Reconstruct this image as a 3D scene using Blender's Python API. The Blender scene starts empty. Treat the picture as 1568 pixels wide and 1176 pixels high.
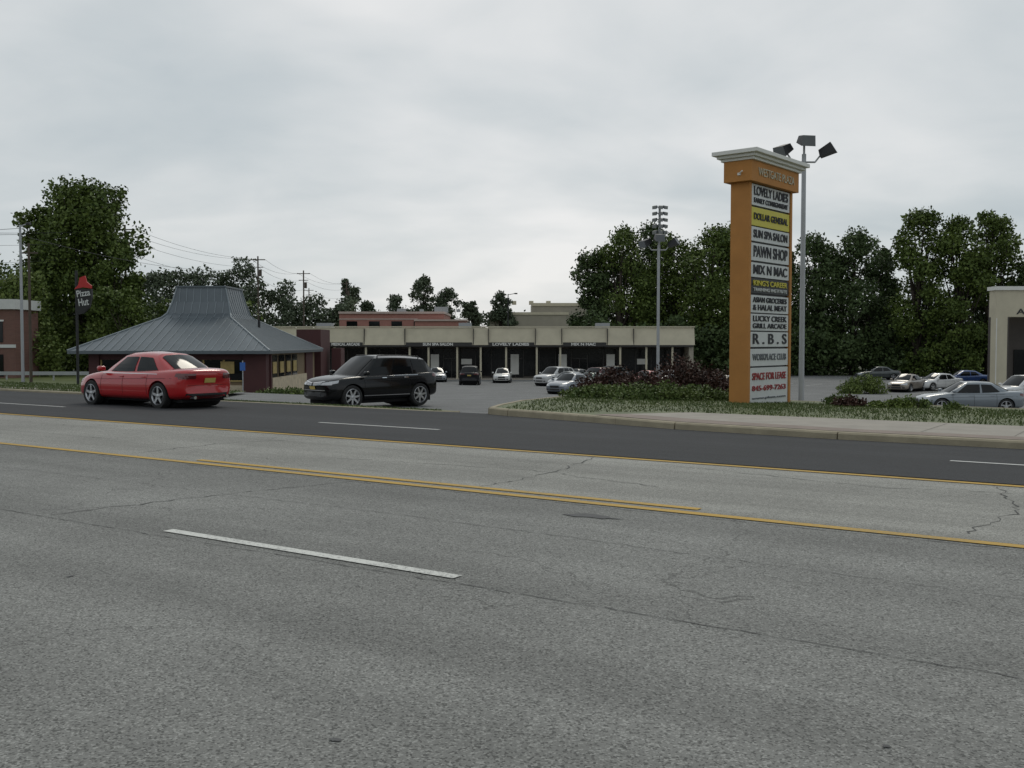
import bpy, bmesh, math, random
import numpy as np
from mathutils import Vector, Matrix
from mathutils.bvhtree import BVHTree
random.seed(4); RNG=np.random.default_rng(7)
S=bpy.context.scene
COL=S.collection
R=math.radians
ROADROT=math.atan2(-.559,.829)
def rt(x,y): return (x*.829-y*.559, x*.559+y*.829)

# ---------------- materials ----------------
def nd(nt,t,**k):
    n=nt.nodes.new(t)
    for a,b in k.items(): setattr(n,a,b)
    return n
def newmat(name):
    m=bpy.data.materials.new(name); m.use_nodes=True
    nt=m.node_tree; b=nt.nodes['Principled BSDF']
    return m,nt,b
def mth(nt,op,a,b=None,c=None):
    n=nd(nt,'ShaderNodeMath',operation=op)
    for i,v in enumerate((a,b,c)):
        if v is None: continue
        if isinstance(v,(int,float)): n.inputs[i].default_value=v
        else: nt.links.new(v,n.inputs[i])
    return n.outputs[0]
def noise(nt,vec,scale,detail=3,rough=.55,dist=0):
    n=nd(nt,'ShaderNodeTexNoise'); n.inputs['Scale'].default_value=scale
    n.inputs['Detail'].default_value=detail; n.inputs['Roughness'].default_value=rough
    n.inputs['Distortion'].default_value=dist
    nt.links.new(vec,n.inputs['Vector']); return n.outputs['Fac']
def mapping(nt,vec,sc=(1,1,1),rot=(0,0,0)):
    n=nd(nt,'ShaderNodeMapping'); n.inputs['Scale'].default_value=sc; n.inputs['Rotation'].default_value=rot
    nt.links.new(vec,n.inputs['Vector']); return n.outputs[0]
def scaled(nt,col,val):
    n=nd(nt,'ShaderNodeVectorMath',operation='SCALE')
    if isinstance(col,tuple): n.inputs[0].default_value=col
    else: nt.links.new(col,n.inputs[0])
    nt.links.new(val,n.inputs['Scale']); return n.outputs[0]
def pbr(name,col,rough=.7,metal=0,var=.12,vs=2.0,bump=0,bs=30,coat=0,spec=.5):
    m,nt,b=newmat(name)
    tc=nd(nt,'ShaderNodeTexCoord').outputs['Object']
    f=noise(nt,tc,vs,5,.6)
    v=mth(nt,'MULTIPLY_ADD',f,var*2.5,1-var*1.25)
    nt.links.new(scaled(nt,tuple(col),v),b.inputs['Base Color'])
    b.inputs['Roughness'].default_value=rough; b.inputs['Metallic'].default_value=metal
    b.inputs['Coat Weight'].default_value=coat; b.inputs['Coat Roughness'].default_value=.06
    b.inputs['Specular IOR Level'].default_value=spec
    if bump:
        bn=nd(nt,'ShaderNodeBump'); bn.inputs['Strength'].default_value=bump; bn.inputs['Distance'].default_value=.02
        nt.links.new(noise(nt,tc,bs,3),bn.inputs['Height']); nt.links.new(bn.outputs[0],b.inputs['Normal'])
    return m
def asphalt(name,base,agg=.5,patch=.25,streak=.25,crack=True,warm=None):
    m,nt,b=newmat(name)
    tc=nd(nt,'ShaderNodeTexCoord').outputs['Object']
    n1=noise(nt,tc,120,2,.75); n0=noise(nt,tc,38,3,.7); n2=noise(nt,tc,.5,6,.6,.4)
    n3=noise(nt,mapping(nt,tc,(.03,1.0,1)),1.0,4,.55)
    n4=noise(nt,mapping(nt,tc,(.12,.5,1),(0,0,.35)),1.0,4,.6,.8)
    n5=noise(nt,mapping(nt,tc,(.10,2.2,1),(0,0,-.12)),1.0,3,.6,.6)
    v=mth(nt,'MULTIPLY_ADD',n1,agg*2,1-agg)
    v=mth(nt,'MULTIPLY',v,mth(nt,'MULTIPLY_ADD',n0,agg*.9,1-agg*.45))
    v=mth(nt,'MULTIPLY',v,mth(nt,'MULTIPLY_ADD',n2,patch*2.4,1-patch*1.2))
    v=mth(nt,'MULTIPLY',v,mth(nt,'MULTIPLY_ADD',n3,streak*2.4,1-streak*1.2))
    v=mth(nt,'MULTIPLY',v,mth(nt,'MULTIPLY_ADD',n5,streak*1.4,1-streak*.7))
    v=mth(nt,'MULTIPLY',v,mth(nt,'MULTIPLY_ADD',n4,patch*1.6,1-patch*.8))
    vo=nd(nt,'ShaderNodeTexVoronoi'); vo.inputs['Scale'].default_value=95; nt.links.new(tc,vo.inputs['Vector'])
    sx=nd(nt,'ShaderNodeSeparateColor'); nt.links.new(vo.outputs['Color'],sx.inputs[0])
    st=mth(nt,'GREATER_THAN',sx.outputs[0],.84); pit=mth(nt,'LESS_THAN',sx.outputs[0],.18)
    v=mth(nt,'MULTIPLY',v,mth(nt,'MULTIPLY_ADD',st,agg*.9,1))
    v=mth(nt,'MULTIPLY',v,mth(nt,'MULTIPLY_ADD',pit,-agg*.95,1))
    if crack:
        nv=nd(nt,'ShaderNodeTexNoise'); nv.inputs['Scale'].default_value=1.3; nv.inputs['Detail'].default_value=6
        nt.links.new(tc,nv.inputs['Vector'])
        s=nd(nt,'ShaderNodeVectorMath',operation='MULTIPLY_ADD'); nt.links.new(nv.outputs['Color'],s.inputs[0])
        s.inputs[1].default_value=(1.3,1.3,0); nt.links.new(tc,s.inputs[2])
        v2=nd(nt,'ShaderNodeTexVoronoi',feature='DISTANCE_TO_EDGE'); v2.inputs['Scale'].default_value=.23
        nt.links.new(s.outputs[0],v2.inputs['Vector'])
        c=mth(nt,'LESS_THAN',v2.outputs['Distance'],.0016)
        c=mth(nt,'MULTIPLY',c,mth(nt,'GREATER_THAN',noise(nt,tc,.16,2),.46))
        v=mth(nt,'MULTIPLY',v,mth(nt,'MULTIPLY_ADD',c,-.35,1))
    nt.links.new(scaled(nt,base,v),b.inputs['Base Color'])
    b.inputs['Roughness'].default_value=.9; b.inputs['Specular IOR Level'].default_value=.25
    bn=nd(nt,'ShaderNodeBump'); bn.inputs['Strength'].default_value=.4; bn.inputs['Distance'].default_value=.004
    nt.links.new(n1,bn.inputs['Height']); nt.links.new(bn.outputs[0],b.inputs['Normal'])
    return m
def paintmark(name,col,wear,under=(.18,.18,.175)):
    m,nt,b=newmat(name); tc=nd(nt,'ShaderNodeTexCoord').outputs['Object']
    a=noise(nt,tc,34,4,.8); c=noise(nt,tc,.8,4)
    t=mth(nt,'ADD',a,mth(nt,'MULTIPLY',c,.55))
    f=nd(nt,'ShaderNodeMapRange'); f.inputs['From Min'].default_value=wear-.13; f.inputs['From Max'].default_value=wear+.11
    nt.links.new(t,f.inputs['Value'])
    mx=nd(nt,'ShaderNodeMix',data_type='RGBA'); nt.links.new(f.outputs[0],mx.inputs['Factor'])
    mx.inputs[6].default_value=(*under,1); mx.inputs[7].default_value=(*col,1)
    nt.links.new(mx.outputs[2],b.inputs['Base Color']); b.inputs['Roughness'].default_value=.8
    return m
def leafmat(name,c1,c2,sc=.35):
    m,nt,b=newmat(name); tc=nd(nt,'ShaderNodeTexCoord').outputs['Object']
    g=nd(nt,'ShaderNodeNewGeometry')
    f=mth(nt,'ADD',mth(nt,'MULTIPLY',noise(nt,tc,sc,4),1.3),mth(nt,'MULTIPLY',g.outputs['Random Per Island'],.5))
    f=mth(nt,'SUBTRACT',f,.45)
    mx=nd(nt,'ShaderNodeMix',data_type='RGBA'); nt.links.new(f,mx.inputs['Factor'])
    mx.inputs[6].default_value=(*c1,1); mx.inputs[7].default_value=(*c2,1)
    nt.links.new(mx.outputs[2],b.inputs['Base Color']); b.inputs['Roughness'].default_value=.6
    b.inputs['Specular IOR Level'].default_value=.25
    return m

M={}
M['old']=asphalt('old_asphalt',(.215,.214,.202),.5,.24,.26)
M['turn']=asphalt('turn_lane_asphalt',(.275,.27,.248),.4,.26,.32)
M['new']=asphalt('new_asphalt',(.047,.048,.051),.3,.14,.2,False)
M['lot']=asphalt('lot_asphalt',(.18,.181,.18),.35,.28,.1)
M['yellow']=paintmark('yellow_paint',(.50,.31,.055),.66,(.24,.20,.12))
M['white']=paintmark('white_paint',(.66,.66,.62),.68)
M['whitel']=paintmark('white_paint_lane',(.6,.6,.58),.62,(.06,.06,.06))
M['conc']=pbr('concrete',(.33,.30,.26),.85,var=.25,vs=1.6,bump=.3)
M['kerb']=pbr('kerb_concrete',(.33,.285,.20),.85,var=.35,vs=2.5,bump=.4)
M['paver']=pbr('pavers',(.25,.20,.17),.85,var=.3,vs=2,bump=.4)
M['grass']=leafmat('grass_ground',(.055,.08,.025),(.13,.145,.05),.9)
M['blade']=leafmat('grass_blades',(.05,.082,.02),(.115,.14,.042),.7)
M['earth']=pbr('earth',(.08,.09,.045),.95,var=.4,vs=.1)
M['black']=pbr('black_plastic',(.012,.012,.013),.5,var=.1)
M['dark']=pbr('dark_void',(.008,.008,.009),.9,var=.1)
M['tire']=pbr('tire_rubber',(.018,.018,.018),.8,var=.2,vs=8)
M['rim']=pbr('alloy',(.55,.56,.58),.3,.9,var=.05)
M['chrome']=pbr('chrome',(.7,.7,.72),.15,1,var=.03)
M['glass']=pbr('dark_glass',(.006,.007,.008),.07,0,var=.05,spec=.3)
M['shopglass']=pbr('shop_glass',(.010,.011,.012),.12,0,var=.3,vs=.6,spec=.4)
M['tail']=pbr('tail_lens',(.10,.003,.005),.15,0,var=.1,coat=1)
M['head']=pbr('head_lens',(.45,.46,.48),.12,.3,var=.2,vs=9,coat=1)
M['plate']=pbr('plate',(.55,.42,.12),.5,var=.1)
M['beige']=pbr('beige_fascia',(.53,.48,.36),.7,var=.18,vs=.8)
M['beige2']=pbr('beige_wall',(.33,.30,.24),.8,var=.15,vs=.6)
M['pizzawall']=pbr('brown_wall',(.20,.145,.085),.8,var=.2,vs=.8)
M['shopwall']=pbr('shop_wall',(.08,.07,.06),.8,var=.2,vs=.6)
M['bronze']=pbr('dark_bronze',(.035,.032,.03),.6)
M['whitep']=pbr('white_paint_surface',(.72,.71,.67),.6,var=.08)
M['metalroof']=pbr('metal_roof',(.115,.135,.15),.42,.3,var=.25,vs=.7)
M['maroon']=pbr('maroon_panel',(.070,.022,.022),.7,var=.2)
M['orange']=pbr('orange_stucco',(.46,.205,.055),.8,var=.2,vs=1.2,bump=.2)
M['signw']=pbr('sign_white',(.60,.61,.60),.45,var=.10)
M['signy']=pbr('sign_yellow',(.60,.52,.05),.5,var=.05)
M['txt']=pbr('sign_text_black',(.02,.02,.025),.6,var=.05)
M['txtr']=pbr('sign_text_red',(.30,.03,.03),.6,var=.05)
M['txtg']=pbr('sign_text_grey',(.15,.16,.17),.6,var=.05)
M['joint']=pbr('joint_line',(.17,.155,.13),.9,var=.2)  # darker tone of the sidewalk joint lines
M['pole']=pbr('galvanised_steel',(.38,.39,.40),.5,.5,var=.12)
M['darkpole']=pbr('dark_steel',(.03,.03,.032),.5,.3,var=.1)
M['wood']=pbr('weathered_wood',(.09,.07,.055),.9,var=.25,vs=3)
M['bark']=pbr('bark',(.055,.043,.033),.95,var=.3,vs=4,bump=.6)
M['pink']=pbr('pink_brick',(.36,.17,.14),.85,var=.2,vs=1.2)
M['stone']=pbr('tan_stone',(.50,.42,.30),.85,var=.4,vs=3.5,bump=.5)
M['gold']=pbr('banner_gold',(.38,.28,.10),.6,var=.5,vs=3)
M['blue']=pbr('sign_blue',(.03,.12,.4),.5,var=.1)
M['red']=pbr('sign_red',(.45,.02,.02),.5,var=.08)
M['leafA']=leafmat('foliage_green',(.034,.060,.013),(.155,.205,.045))
M['leafB']=leafmat('foliage_deep',(.030,.050,.018),(.105,.15,.052))
M['leafC']=leafmat('foliage_light',(.06,.095,.02),(.19,.235,.06))
M['leafR']=leafmat('foliage_burgundy',(.028,.014,.010),(.085,.038,.026),1.5)
M['leafJ']=leafmat('foliage_juniper',(.045,.08,.022),(.16,.20,.055),1.5)
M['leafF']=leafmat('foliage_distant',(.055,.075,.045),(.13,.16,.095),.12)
m,nt,b=newmat('red_brick'); tc=nd(nt,'ShaderNodeTexCoord').outputs['Object']
br=nd(nt,'ShaderNodeTexBrick'); nt.links.new(mapping(nt,tc,(1,1,1),(R(90),0,0)),br.inputs[0])
br.inputs['Color1'].default_value=(.17,.07,.055,1); br.inputs['Color2'].default_value=(.12,.05,.04,1); br.inputs['Mortar'].default_value=(.25,.2,.17,1)
br.inputs['Scale'].default_value=3; nt.links.new(br.outputs[0],b.inputs['Base Color']); b.inputs['Roughness'].default_value=.9; M['brick']=m

# ---------------- mesh helpers ----------------
class MB:
    def __init__(s): s.v=[]; s.f=[]; s.mi=[]
    def face(s,pts,mi=0):
        n=len(s.v); s.v+= [tuple(p) for p in pts]; s.f.append(tuple(range(n,n+len(pts)))); s.mi.append(mi)
    def box(s,x0,x1,y0,y1,z0,z1,mi=0):
        n=len(s.v)
        s.v+=[(x0,y0,z0),(x1,y0,z0),(x1,y1,z0),(x0,y1,z0),(x0,y0,z1),(x1,y0,z1),(x1,y1,z1),(x0,y1,z1)]
        for f in ((0,3,2,1),(4,5,6,7),(0,1,5,4),(1,2,6,5),(2,3,7,6),(3,0,4,7)):
            s.f.append(tuple(n+i for i in f)); s.mi.append(mi)
    def cyl(s,p0,p1,r0,r1=None,n=10,mi=0):
        r1=r0 if r1 is None else r1
        p0=Vector(p0);p1=Vector(p1); d=(p1-p0).normalized()
        a=d.orthogonal().normalized(); b=d.cross(a); k=len(s.v)
        for p,r in ((p0,r0),(p1,r1)):
            for i in range(n):
                t=2*math.pi*i/n; s.v.append(tuple(p+a*math.cos(t)*r+b*math.sin(t)*r))
        for i in range(n):
            j=(i+1)%n; s.f.append((k+i,k+j,k+n+j,k+n+i)); s.mi.append(mi)
        s.f.append(tuple(k+i for i in range(n))[::-1]); s.mi.append(mi)
        s.f.append(tuple(k+n+i for i in range(n))); s.mi.append(mi)
    def lathe(s,c,prof,n=28,mi=0):
        k=len(s.v); m=len(prof)
        for i in range(n):
            t=2*math.pi*i/n
            for (y,r) in prof: s.v.append((c[0]+r*math.cos(t),c[1]+y,c[2]+r*math.sin(t)))
        for i in range(n):
            j=(i+1)%n
            for q in range(m-1):
                s.f.append((k+i*m+q,k+i*m+q+1,k+j*m+q+1,k+j*m+q)); s.mi.append(mi)
    def obj(s,name,mats,parent=None,loc=(0,0,0),rotz=0,smooth=False,bevel=0,recalc=True):
        me=bpy.data.meshes.new(name); me.from_pydata(s.v,[],s.f)
        if not isinstance(mats,(list,tuple)): mats=[mats]
        for mm in mats: me.materials.append(mm)
        me.polygons.foreach_set('material_index',s.mi)
        if recalc:
            bm=bmesh.new(); bm.from_mesh(me); bmesh.ops.recalc_face_normals(bm,faces=bm.faces); bm.to_mesh(me); bm.free()
        if smooth: me.polygons.foreach_set('use_smooth',[True]*len(me.polygons))
        me.update()
        o=bpy.data.objects.new(name,me); COL.objects.link(o); o.location=loc; o.rotation_euler=(0,0,rotz)
        if parent: o.parent=parent
        if bevel:
            bv=o.modifiers.new('b','BEVEL'); bv.width=bevel; bv.segments=3; bv.limit_method='ANGLE'; bv.angle_limit=R(20)
        return o
def root(name,loc,rotz=0,scale=1):
    o=bpy.data.objects.new(name,None); COL.objects.link(o); o.location=loc; o.rotation_euler=(0,0,rotz); o.scale=(scale,)*3
    o.empty_display_size=.3; return o
def text(body,parent,loc,w,h,mat,name='lettering',rot=(R(90),0,0),bold=.012):
    c=bpy.data.curves.new(name,'FONT'); c.body=body; c.align_x='CENTER'; c.align_y='CENTER'; c.extrude=.012; c.offset=bold
    c.materials.append(mat); o=bpy.data.objects.new(name,c); COL.objects.link(o); o.parent=parent
    o.location=loc; o.rotation_euler=rot
    bpy.context.view_layer.update(); d=o.dimensions
    o.scale=(w/max(d.x,.01),h/max(d.y,.01),1); return o

# ---------------- ground ----------------
GP=[(-400,0),(14,0),(20.3,-.12),(24.4,-.40),(30,-.52),(40,-1.4),(50,-1.62),(65,-2.0),(80,-2.3),(3000,-2.3)]
def prof(P,t):
    for (a,za),(b,zb) in zip(P,P[1:]):
        if t<=b: return za+(zb-za)*(t-a)/(b-a)
    return P[-1][1]
def gz(t): return prof(GP,t)
def gxy(x,y): return gz(rt(x,y)[1])
def clip(poly,tv,keep_above):
    out=[]
    for i in range(len(poly)):
        p=poly[i];q=poly[(i+1)%len(poly)]
        ip=(p[1]>=tv)==keep_above or p[1]==tv; iq=(q[1]>=tv)==keep_above or q[1]==tv
        if ip: out.append(p)
        if ip!=iq and p[1]!=q[1]:
            k=(tv-p[1])/(q[1]-p[1]); out.append((p[0]+k*(q[0]-p[0]),tv))
    return out
def patch_mb(mb,poly,P=GP,off=0.0):
    for (a,_),(b,_) in zip(P,P[1:]):
        q=clip(clip(poly,a,True),b,False) if poly else []
        if len(q)>=3:
            r=[q[0]]
            for p in q[1:]:
                if abs(p[0]-r[-1][0])+abs(p[1]-r[-1][1])>1e-6: r.append(p)
            if len(r)>=3 and max(p[1] for p in r)-min(p[1] for p in r)>1e-5:
                mb.face([(p[0],p[1],prof(P,p[1])+off) for p in r])
def patch(name,polys,mat,P=GP,off=0.0,parent=None):
    mb=MB()
    for p in polys: patch_mb(mb,p,P,off)
    o=mb.obj(name,mat,rotz=ROADROT,recalc=False,parent=parent)
    me=o.data; bm=bmesh.new(); bm.from_mesh(me)
    for f in bm.faces:
        if f.normal.z<0: f.normal_flip()
    bm.to_mesh(me); bm.free(); return o
def rect(r0,r1,t0,t1): return [(r0,t0),(r1,t0),(r1,t1),(r0,t1)]
patch('ground',[rect(-2500,2500,-400,3000)],M['earth'])
patch('parking_lot',[rect(-75,95,20.2,125)],M['lot'],off=.012)
patch('road',[rect(-400,200,-30,9.1)],M['old'],off=.012)
patch('turn_lane_pavement',[rect(-400,200,9.1,12.86)],M['turn'],off=.012)
patch('highway_lane_pavement',[rect(-400,200,12.86,20.6)],M['new'],off=.022)
ym=[rect(-400,200,12.68,12.81),rect(-400,200,8.91,9.04)]
ym+= [rect(-11.5+i*12.2,-11.5+i*12.2+7.5,9.17,9.29) for i in range(6)]
patch('yellow_road_marking',ym,M['yellow'],off=.0195)
wm=[]
for i in range(-14,8): wm.append(rect(-7.39+i*12.2,-4.23+i*12.2,5.54,5.65))
patch('white_road_marking',wm,M['white'],off=.0195)
patch('white_lane_marking',[rect(-15+i*12.2,-11.85+i*12.2,15.05,15.16) for i in range(-14,8)],M['whitel'],off=.028)
patch('stall_marking',[rect(-52+i*2.8,-51.9+i*2.8,92,97) for i in range(14)]+[rect(-6+i*2.8,-5.9+i*2.8,50,55) for i in range(12)],M['white'],off=.02)
mb=MB()
def crack(pts,w,jit=.05,step=.25):
    P=[]
    for (a,b) in zip(pts,pts[1:]):
        L=math.dist(a,b); n=max(2,int(L/step))
        for i in range(n): 
            k=i/n; P.append((a[0]+(b[0]-a[0])*k+random.gauss(0,jit),a[1]+(b[1]-a[1])*k+random.gauss(0,jit)))
    P.append(pts[-1])
    for p,q in zip(P,P[1:]):
        d=(q[0]-p[0],q[1]-p[1]); L=math.hypot(*d)+1e-6; n=(-d[1]/L,d[0]/L); ww=w*random.uniform(.15,1.1)
        z=.016
        mb.face([(p[0]-n[0]*ww/2,p[1]-n[1]*ww/2,z),(q[0]-n[0]*ww/2,q[1]-n[1]*ww/2,z),(q[0]+n[0]*ww/2,q[1]+n[1]*ww/2,z),(p[0]+n[0]*ww/2,p[1]+n[1]*ww/2,z)])
crack([(-40,5.43),(-7.5,5.4),(-3.9,5.45),(20,5.38)],.010,.008,.1)
crack([(-30,8.8),(0,8.82),(20,8.8)],.014,.010,.12)
crack([(-20,7.2),(-6,7.35),(0,7.1),(8,7.3)],.008,.012,.1)
for r0,t0,t1 in ((-1.6,9.3,12.6),(3.8,9.3,12.6),(-6.7,9.3,12.6),(-13,9.3,12.6),(-20,9.3,12.6),(-.4,7.2,8.8),(-9,5.5,8.8)):
    crack([(r0,t0),(r0+random.uniform(-.5,.5),(t0+t1)/2),(r0+random.uniform(-.8,.8),t1)],.02,.03,.12)
crack([(-6,12.4),(-3,11.8),(-1.6,12.1)],.016,.03,.12); crack([(2.2,10.3),(3.6,10.9),(5.5,10.7)],.016,.03,.12); crack([(-10,10.5),(-7,10.9),(-5,10.4)],.014,.03,.12)
mb.obj('road_cracks',pbr('crack_tar',(.08,.08,.078),.9,var=.3),rotz=ROADROT,recalc=False)
mb=MB()
for (r0,t0,sr,stt) in ((-4.7,8.3,.35,.12),(-2.9,3.0,.035,.02),(-1.0,4.2,.02,.02),(-6.5,4.1,.02,.03),(.8,6.3,.03,.02)):
    mb.face([(r0+sr*math.cos(a)*random.uniform(.5,1.1),t0+stt*math.sin(a)*random.uniform(.5,1.1),.0175) for a in [i*math.pi/10 for i in range(20)]])
mb.obj('tar_stain',pbr('tar',(.10,.10,.10),.9,var=.4,vs=20),rotz=ROADROT,recalc=False)

# island on the right
IP=[(-400,.06),(19,.06),(23.5,.05),(31,-.22),(36,-.42),(3000,-.42)]
isl=[(-14.3,20.3),(-13.5,19.95),(-12.6,19.75),(-11.2,19.35),(-8.5,18.5),(-5.2,18.1),(90,18.0),(90,31.5),(6,32),(-6,34),(-17,35.5),(-19,34.8),(-18.2,30.5),(-15.8,24.5),(-14.8,21.4)]
patch('grass_verge',[isl],M['grass'],P=IP)
def kerb(name,pts,P,off=.012,w=.16,seg=3.0,depth=.55,mat=None):
    mb=MB()
    for a,b in zip(pts,pts[1:]):
        L=math.dist(a,b); n=max(1,round(L/seg)); ts=sorted(set([i/n for i in range(n+1)]))
        for (ta,_) in P[1:-1]:
            if min(a[1],b[1])<ta<max(a[1],b[1]): ts.append((ta-a[1])/(b[1]-a[1]))
        ts=sorted(ts); d=((b[0]-a[0])/L,(b[1]-a[1])/L); nn=(-d[1],d[0])
        for t0,t1 in zip(ts,ts[1:]):
            g=.006/L
            p=(a[0]+(b[0]-a[0])*(t0+g),a[1]+(b[1]-a[1])*(t0+g)); q=(a[0]+(b[0]-a[0])*(t1-g),a[1]+(b[1]-a[1])*(t1-g))
            k=len(mb.v)
            for (pp) in (p,q):
                z=prof(P,pp[1])+off
                for s_,zz in ((-w/2,z-.03),(-w/2+.03,z),(w/2,z),(w/2,z-depth),(-w/2-.02,z-depth)):
                    mb.v.append((pp[0]+nn[0]*s_,pp[1]+nn[1]*s_,zz))
            for i in range(5):
                j=(i+1)%5; mb.f.append((k+i,k+j,k+5+j,k+5+i)); mb.mi.append(0)
            mb.f.append((k,k+1,k+2,k+3,k+4)); mb.mi.append(0); mb.f.append((k+5,k+6,k+7,k+8,k+9)); mb.mi.append(0)
    return mb.obj(name,mat or M['kerb'],rotz=ROADROT)
kerb('kerb',[(-12.6,19.75),(-11.2,19.35),(-8.5,18.5),(-5.2,18.1),(90,18.0)],IP,seg=3,w=.2)
kerb('kerb',[(-17,35.5),(-19,34.8),(-18.2,30.5),(-15.8,24.5),(-14.8,21.4),(-14.3,20.3),(-13.5,19.95),(-12.6,19.75)],IP,seg=1.5)
kerb('kerb',[(90,31.5),(6,32),(-6,34),(-17,35.5)],IP,seg=4)
patch('sidewalk',[[(-10.5,20.1),(-8,19.3),(-5,18.85),(90,18.8),(90,21.2),(-9.5,21.4)]],M['conc'],P=IP,off=.012)
patch('brick_paving',[[(-11,19.5),(-8.5,18.65),(-5.2,18.25),(90,18.15),(90,18.8),(-5,18.85),(-8,19.3),(-10.5,20.1)]],M['paver'],P=IP,off=.014)
mb=MB()
for i in range(62):
    r=-4+i*1.5; mb.face([(r,18.9,.0755),(r+.012,18.9,.0755),(r+.012,21.18,.0755),(r,21.18,.0755)])
mb.obj('sidewalk_joints',M['joint'],rotz=ROADROT,recalc=False)
LP=[(-400,0.02),(20.2,-.03),(20.3,-.03),(24.4,-.24),(30,-.42),(40,-1.3),(50,-1.55),(3000,-1.55)]
SP=[(-400,-.095),(15,-.095),(3000,-.095)]
patch('grass_strip',[[(-26.5,20.35),(-16.1,20.35),(-15.6,20.6),(-16.4,20.85),(-26.5,20.85)]],M['grass'],P=SP,off=.004)
patch('grass_verge',[[(-200,20.35),(-26.5,20.35),(-26.5,20.95),(-29,24),(-33,29),(-200,29)],[(-200,29),(-58,29),(-60,38),(-75,70),(-200,70)]],M['grass'],P=LP)
kerb('kerb',[(-200,20.3),(-26.5,20.3)],LP,seg=3,off=.008,w=.14)
kerb('kerb',[(-26.5,20.3),(-16.1,20.3),(-15.5,20.6)],SP,seg=3,off=.008,w=.14)
patch('sidewalk',[rect(-200,-34,21.2,22.9)],M['conc'],P=LP,off=.015)

def blades(name,polys,P,n,h=(.05,.14),mat=None,off=0,w=.02):
    V=[];
    for poly in polys:
        xs=[p[0] for p in poly]; ys=[p[1] for p in poly]
        for c in range(n):
            x=random.uniform(min(xs),max(xs)); y=random.uniform(min(ys),max(ys))
            ins=False; j=len(poly)-1
            for i in range(len(poly)):
                if (poly[i][1]>y)!=(poly[j][1]>y) and x<(poly[j][0]-poly[i][0])*(y-poly[i][1])/(poly[j][1]-poly[i][1])+poly[i][0]: ins=not ins
                j=i
            if not ins: continue
            z=prof(P,y)+off; hh=random.uniform(*h)*(1.6 if random.random()<.04 else 1); a=random.uniform(0,6.28)
            V+=[(x-w*math.cos(a),y-w*math.sin(a),z),(x+w*math.cos(a),y+w*math.sin(a),z),(x+random.gauss(0,.03),y+random.gauss(0,.03),z+hh)]
    me=bpy.data.meshes.new(name); me.from_pydata(V,[],[(i,i+1,i+2) for i in range(0,len(V),3)]); me.materials.append(mat or M['blade'])
    o=bpy.data.objects.new(name,me); COL.objects.link(o); o.rotation_euler=(0,0,ROADROT); return o
blades('grass',[[(-14,20.3),(-11.8,19.8),(-10.3,21.4),(30,21.3),(30,31),(-15.5,31),(-17.5,30),(-15.5,24.5)]],IP,60000,(.02,.07),w=.014)
blades('grass',[[(-60,20.45),(-26.5,20.45),(-29,24),(-33,29),(-60,29)]],LP,14000,(.03,.10))
blades('grass',[[(-26,20.42),(-16,20.45),(-16.2,20.8),(-26,20.8)]],SP,2500,(.01,.04))

# ---------------- foliage ----------------
def leafobj(name,C,sz,mat,parent=None,loc=(0,0,0),up=.0):
    n=len(C); N=RNG.normal(size=(n,3)); N[:,2]+=up; N/=np.linalg.norm(N,axis=1)[:,None]
    A=np.cross(N,RNG.normal(size=(n,3))); A/=np.linalg.norm(A,axis=1)[:,None]; B=np.cross(N,A)
    s=(sz*RNG.uniform(.55,1.25,n))[:,None]
    V=np.empty((n,4,3)); V[:,0]=C+A*s; V[:,1]=C+B*s*.62; V[:,2]=C-A*s*.9; V[:,3]=C-B*s*.62
    me=bpy.data.meshes.new(name); me.vertices.add(n*4); me.vertices.foreach_set('co',V.reshape(-1))
    me.loops.add(n*4); me.loops.foreach_set('vertex_index',np.arange(n*4,dtype=np.int32))
    me.polygons.add(n); me.polygons.foreach_set('loop_start',np.arange(0,n*4,4,dtype=np.int32))
    try: me.polygons.foreach_set('loop_total',np.full(n,4,dtype=np.int32))
    except Exception: pass
    me.update(calc_edges=True); me.validate()
    me.materials.append(mat); o=bpy.data.objects.new(name,me); COL.objects.link(o); o.location=loc
    if parent: o.parent=parent
    return o
def lobepts(lobes,n):
    w=np.array([l[3]**2 for l in lobes]); w/=w.sum(); out=[]
    for l,wi in zip(lobes,w):
        k=max(8,int(n*wi)); D=RNG.normal(size=(k,3)); D/=np.linalg.norm(D,axis=1)[:,None]
        ph=RNG.uniform(0,6,3); lump=1+.22*np.sin(3.1*D[:,0]*2+ph[0])*np.sin(4*D[:,1]+ph[1])+.15*np.sin(7*D[:,2]+ph[2])
        rr=l[3]*(.45+.65*RNG.random(k)**.75)*lump
        P=D*rr[:,None]; P[:,2]*=.8; out.append(P+np.array(l[:3]))
    return np.concatenate(out)
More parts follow.
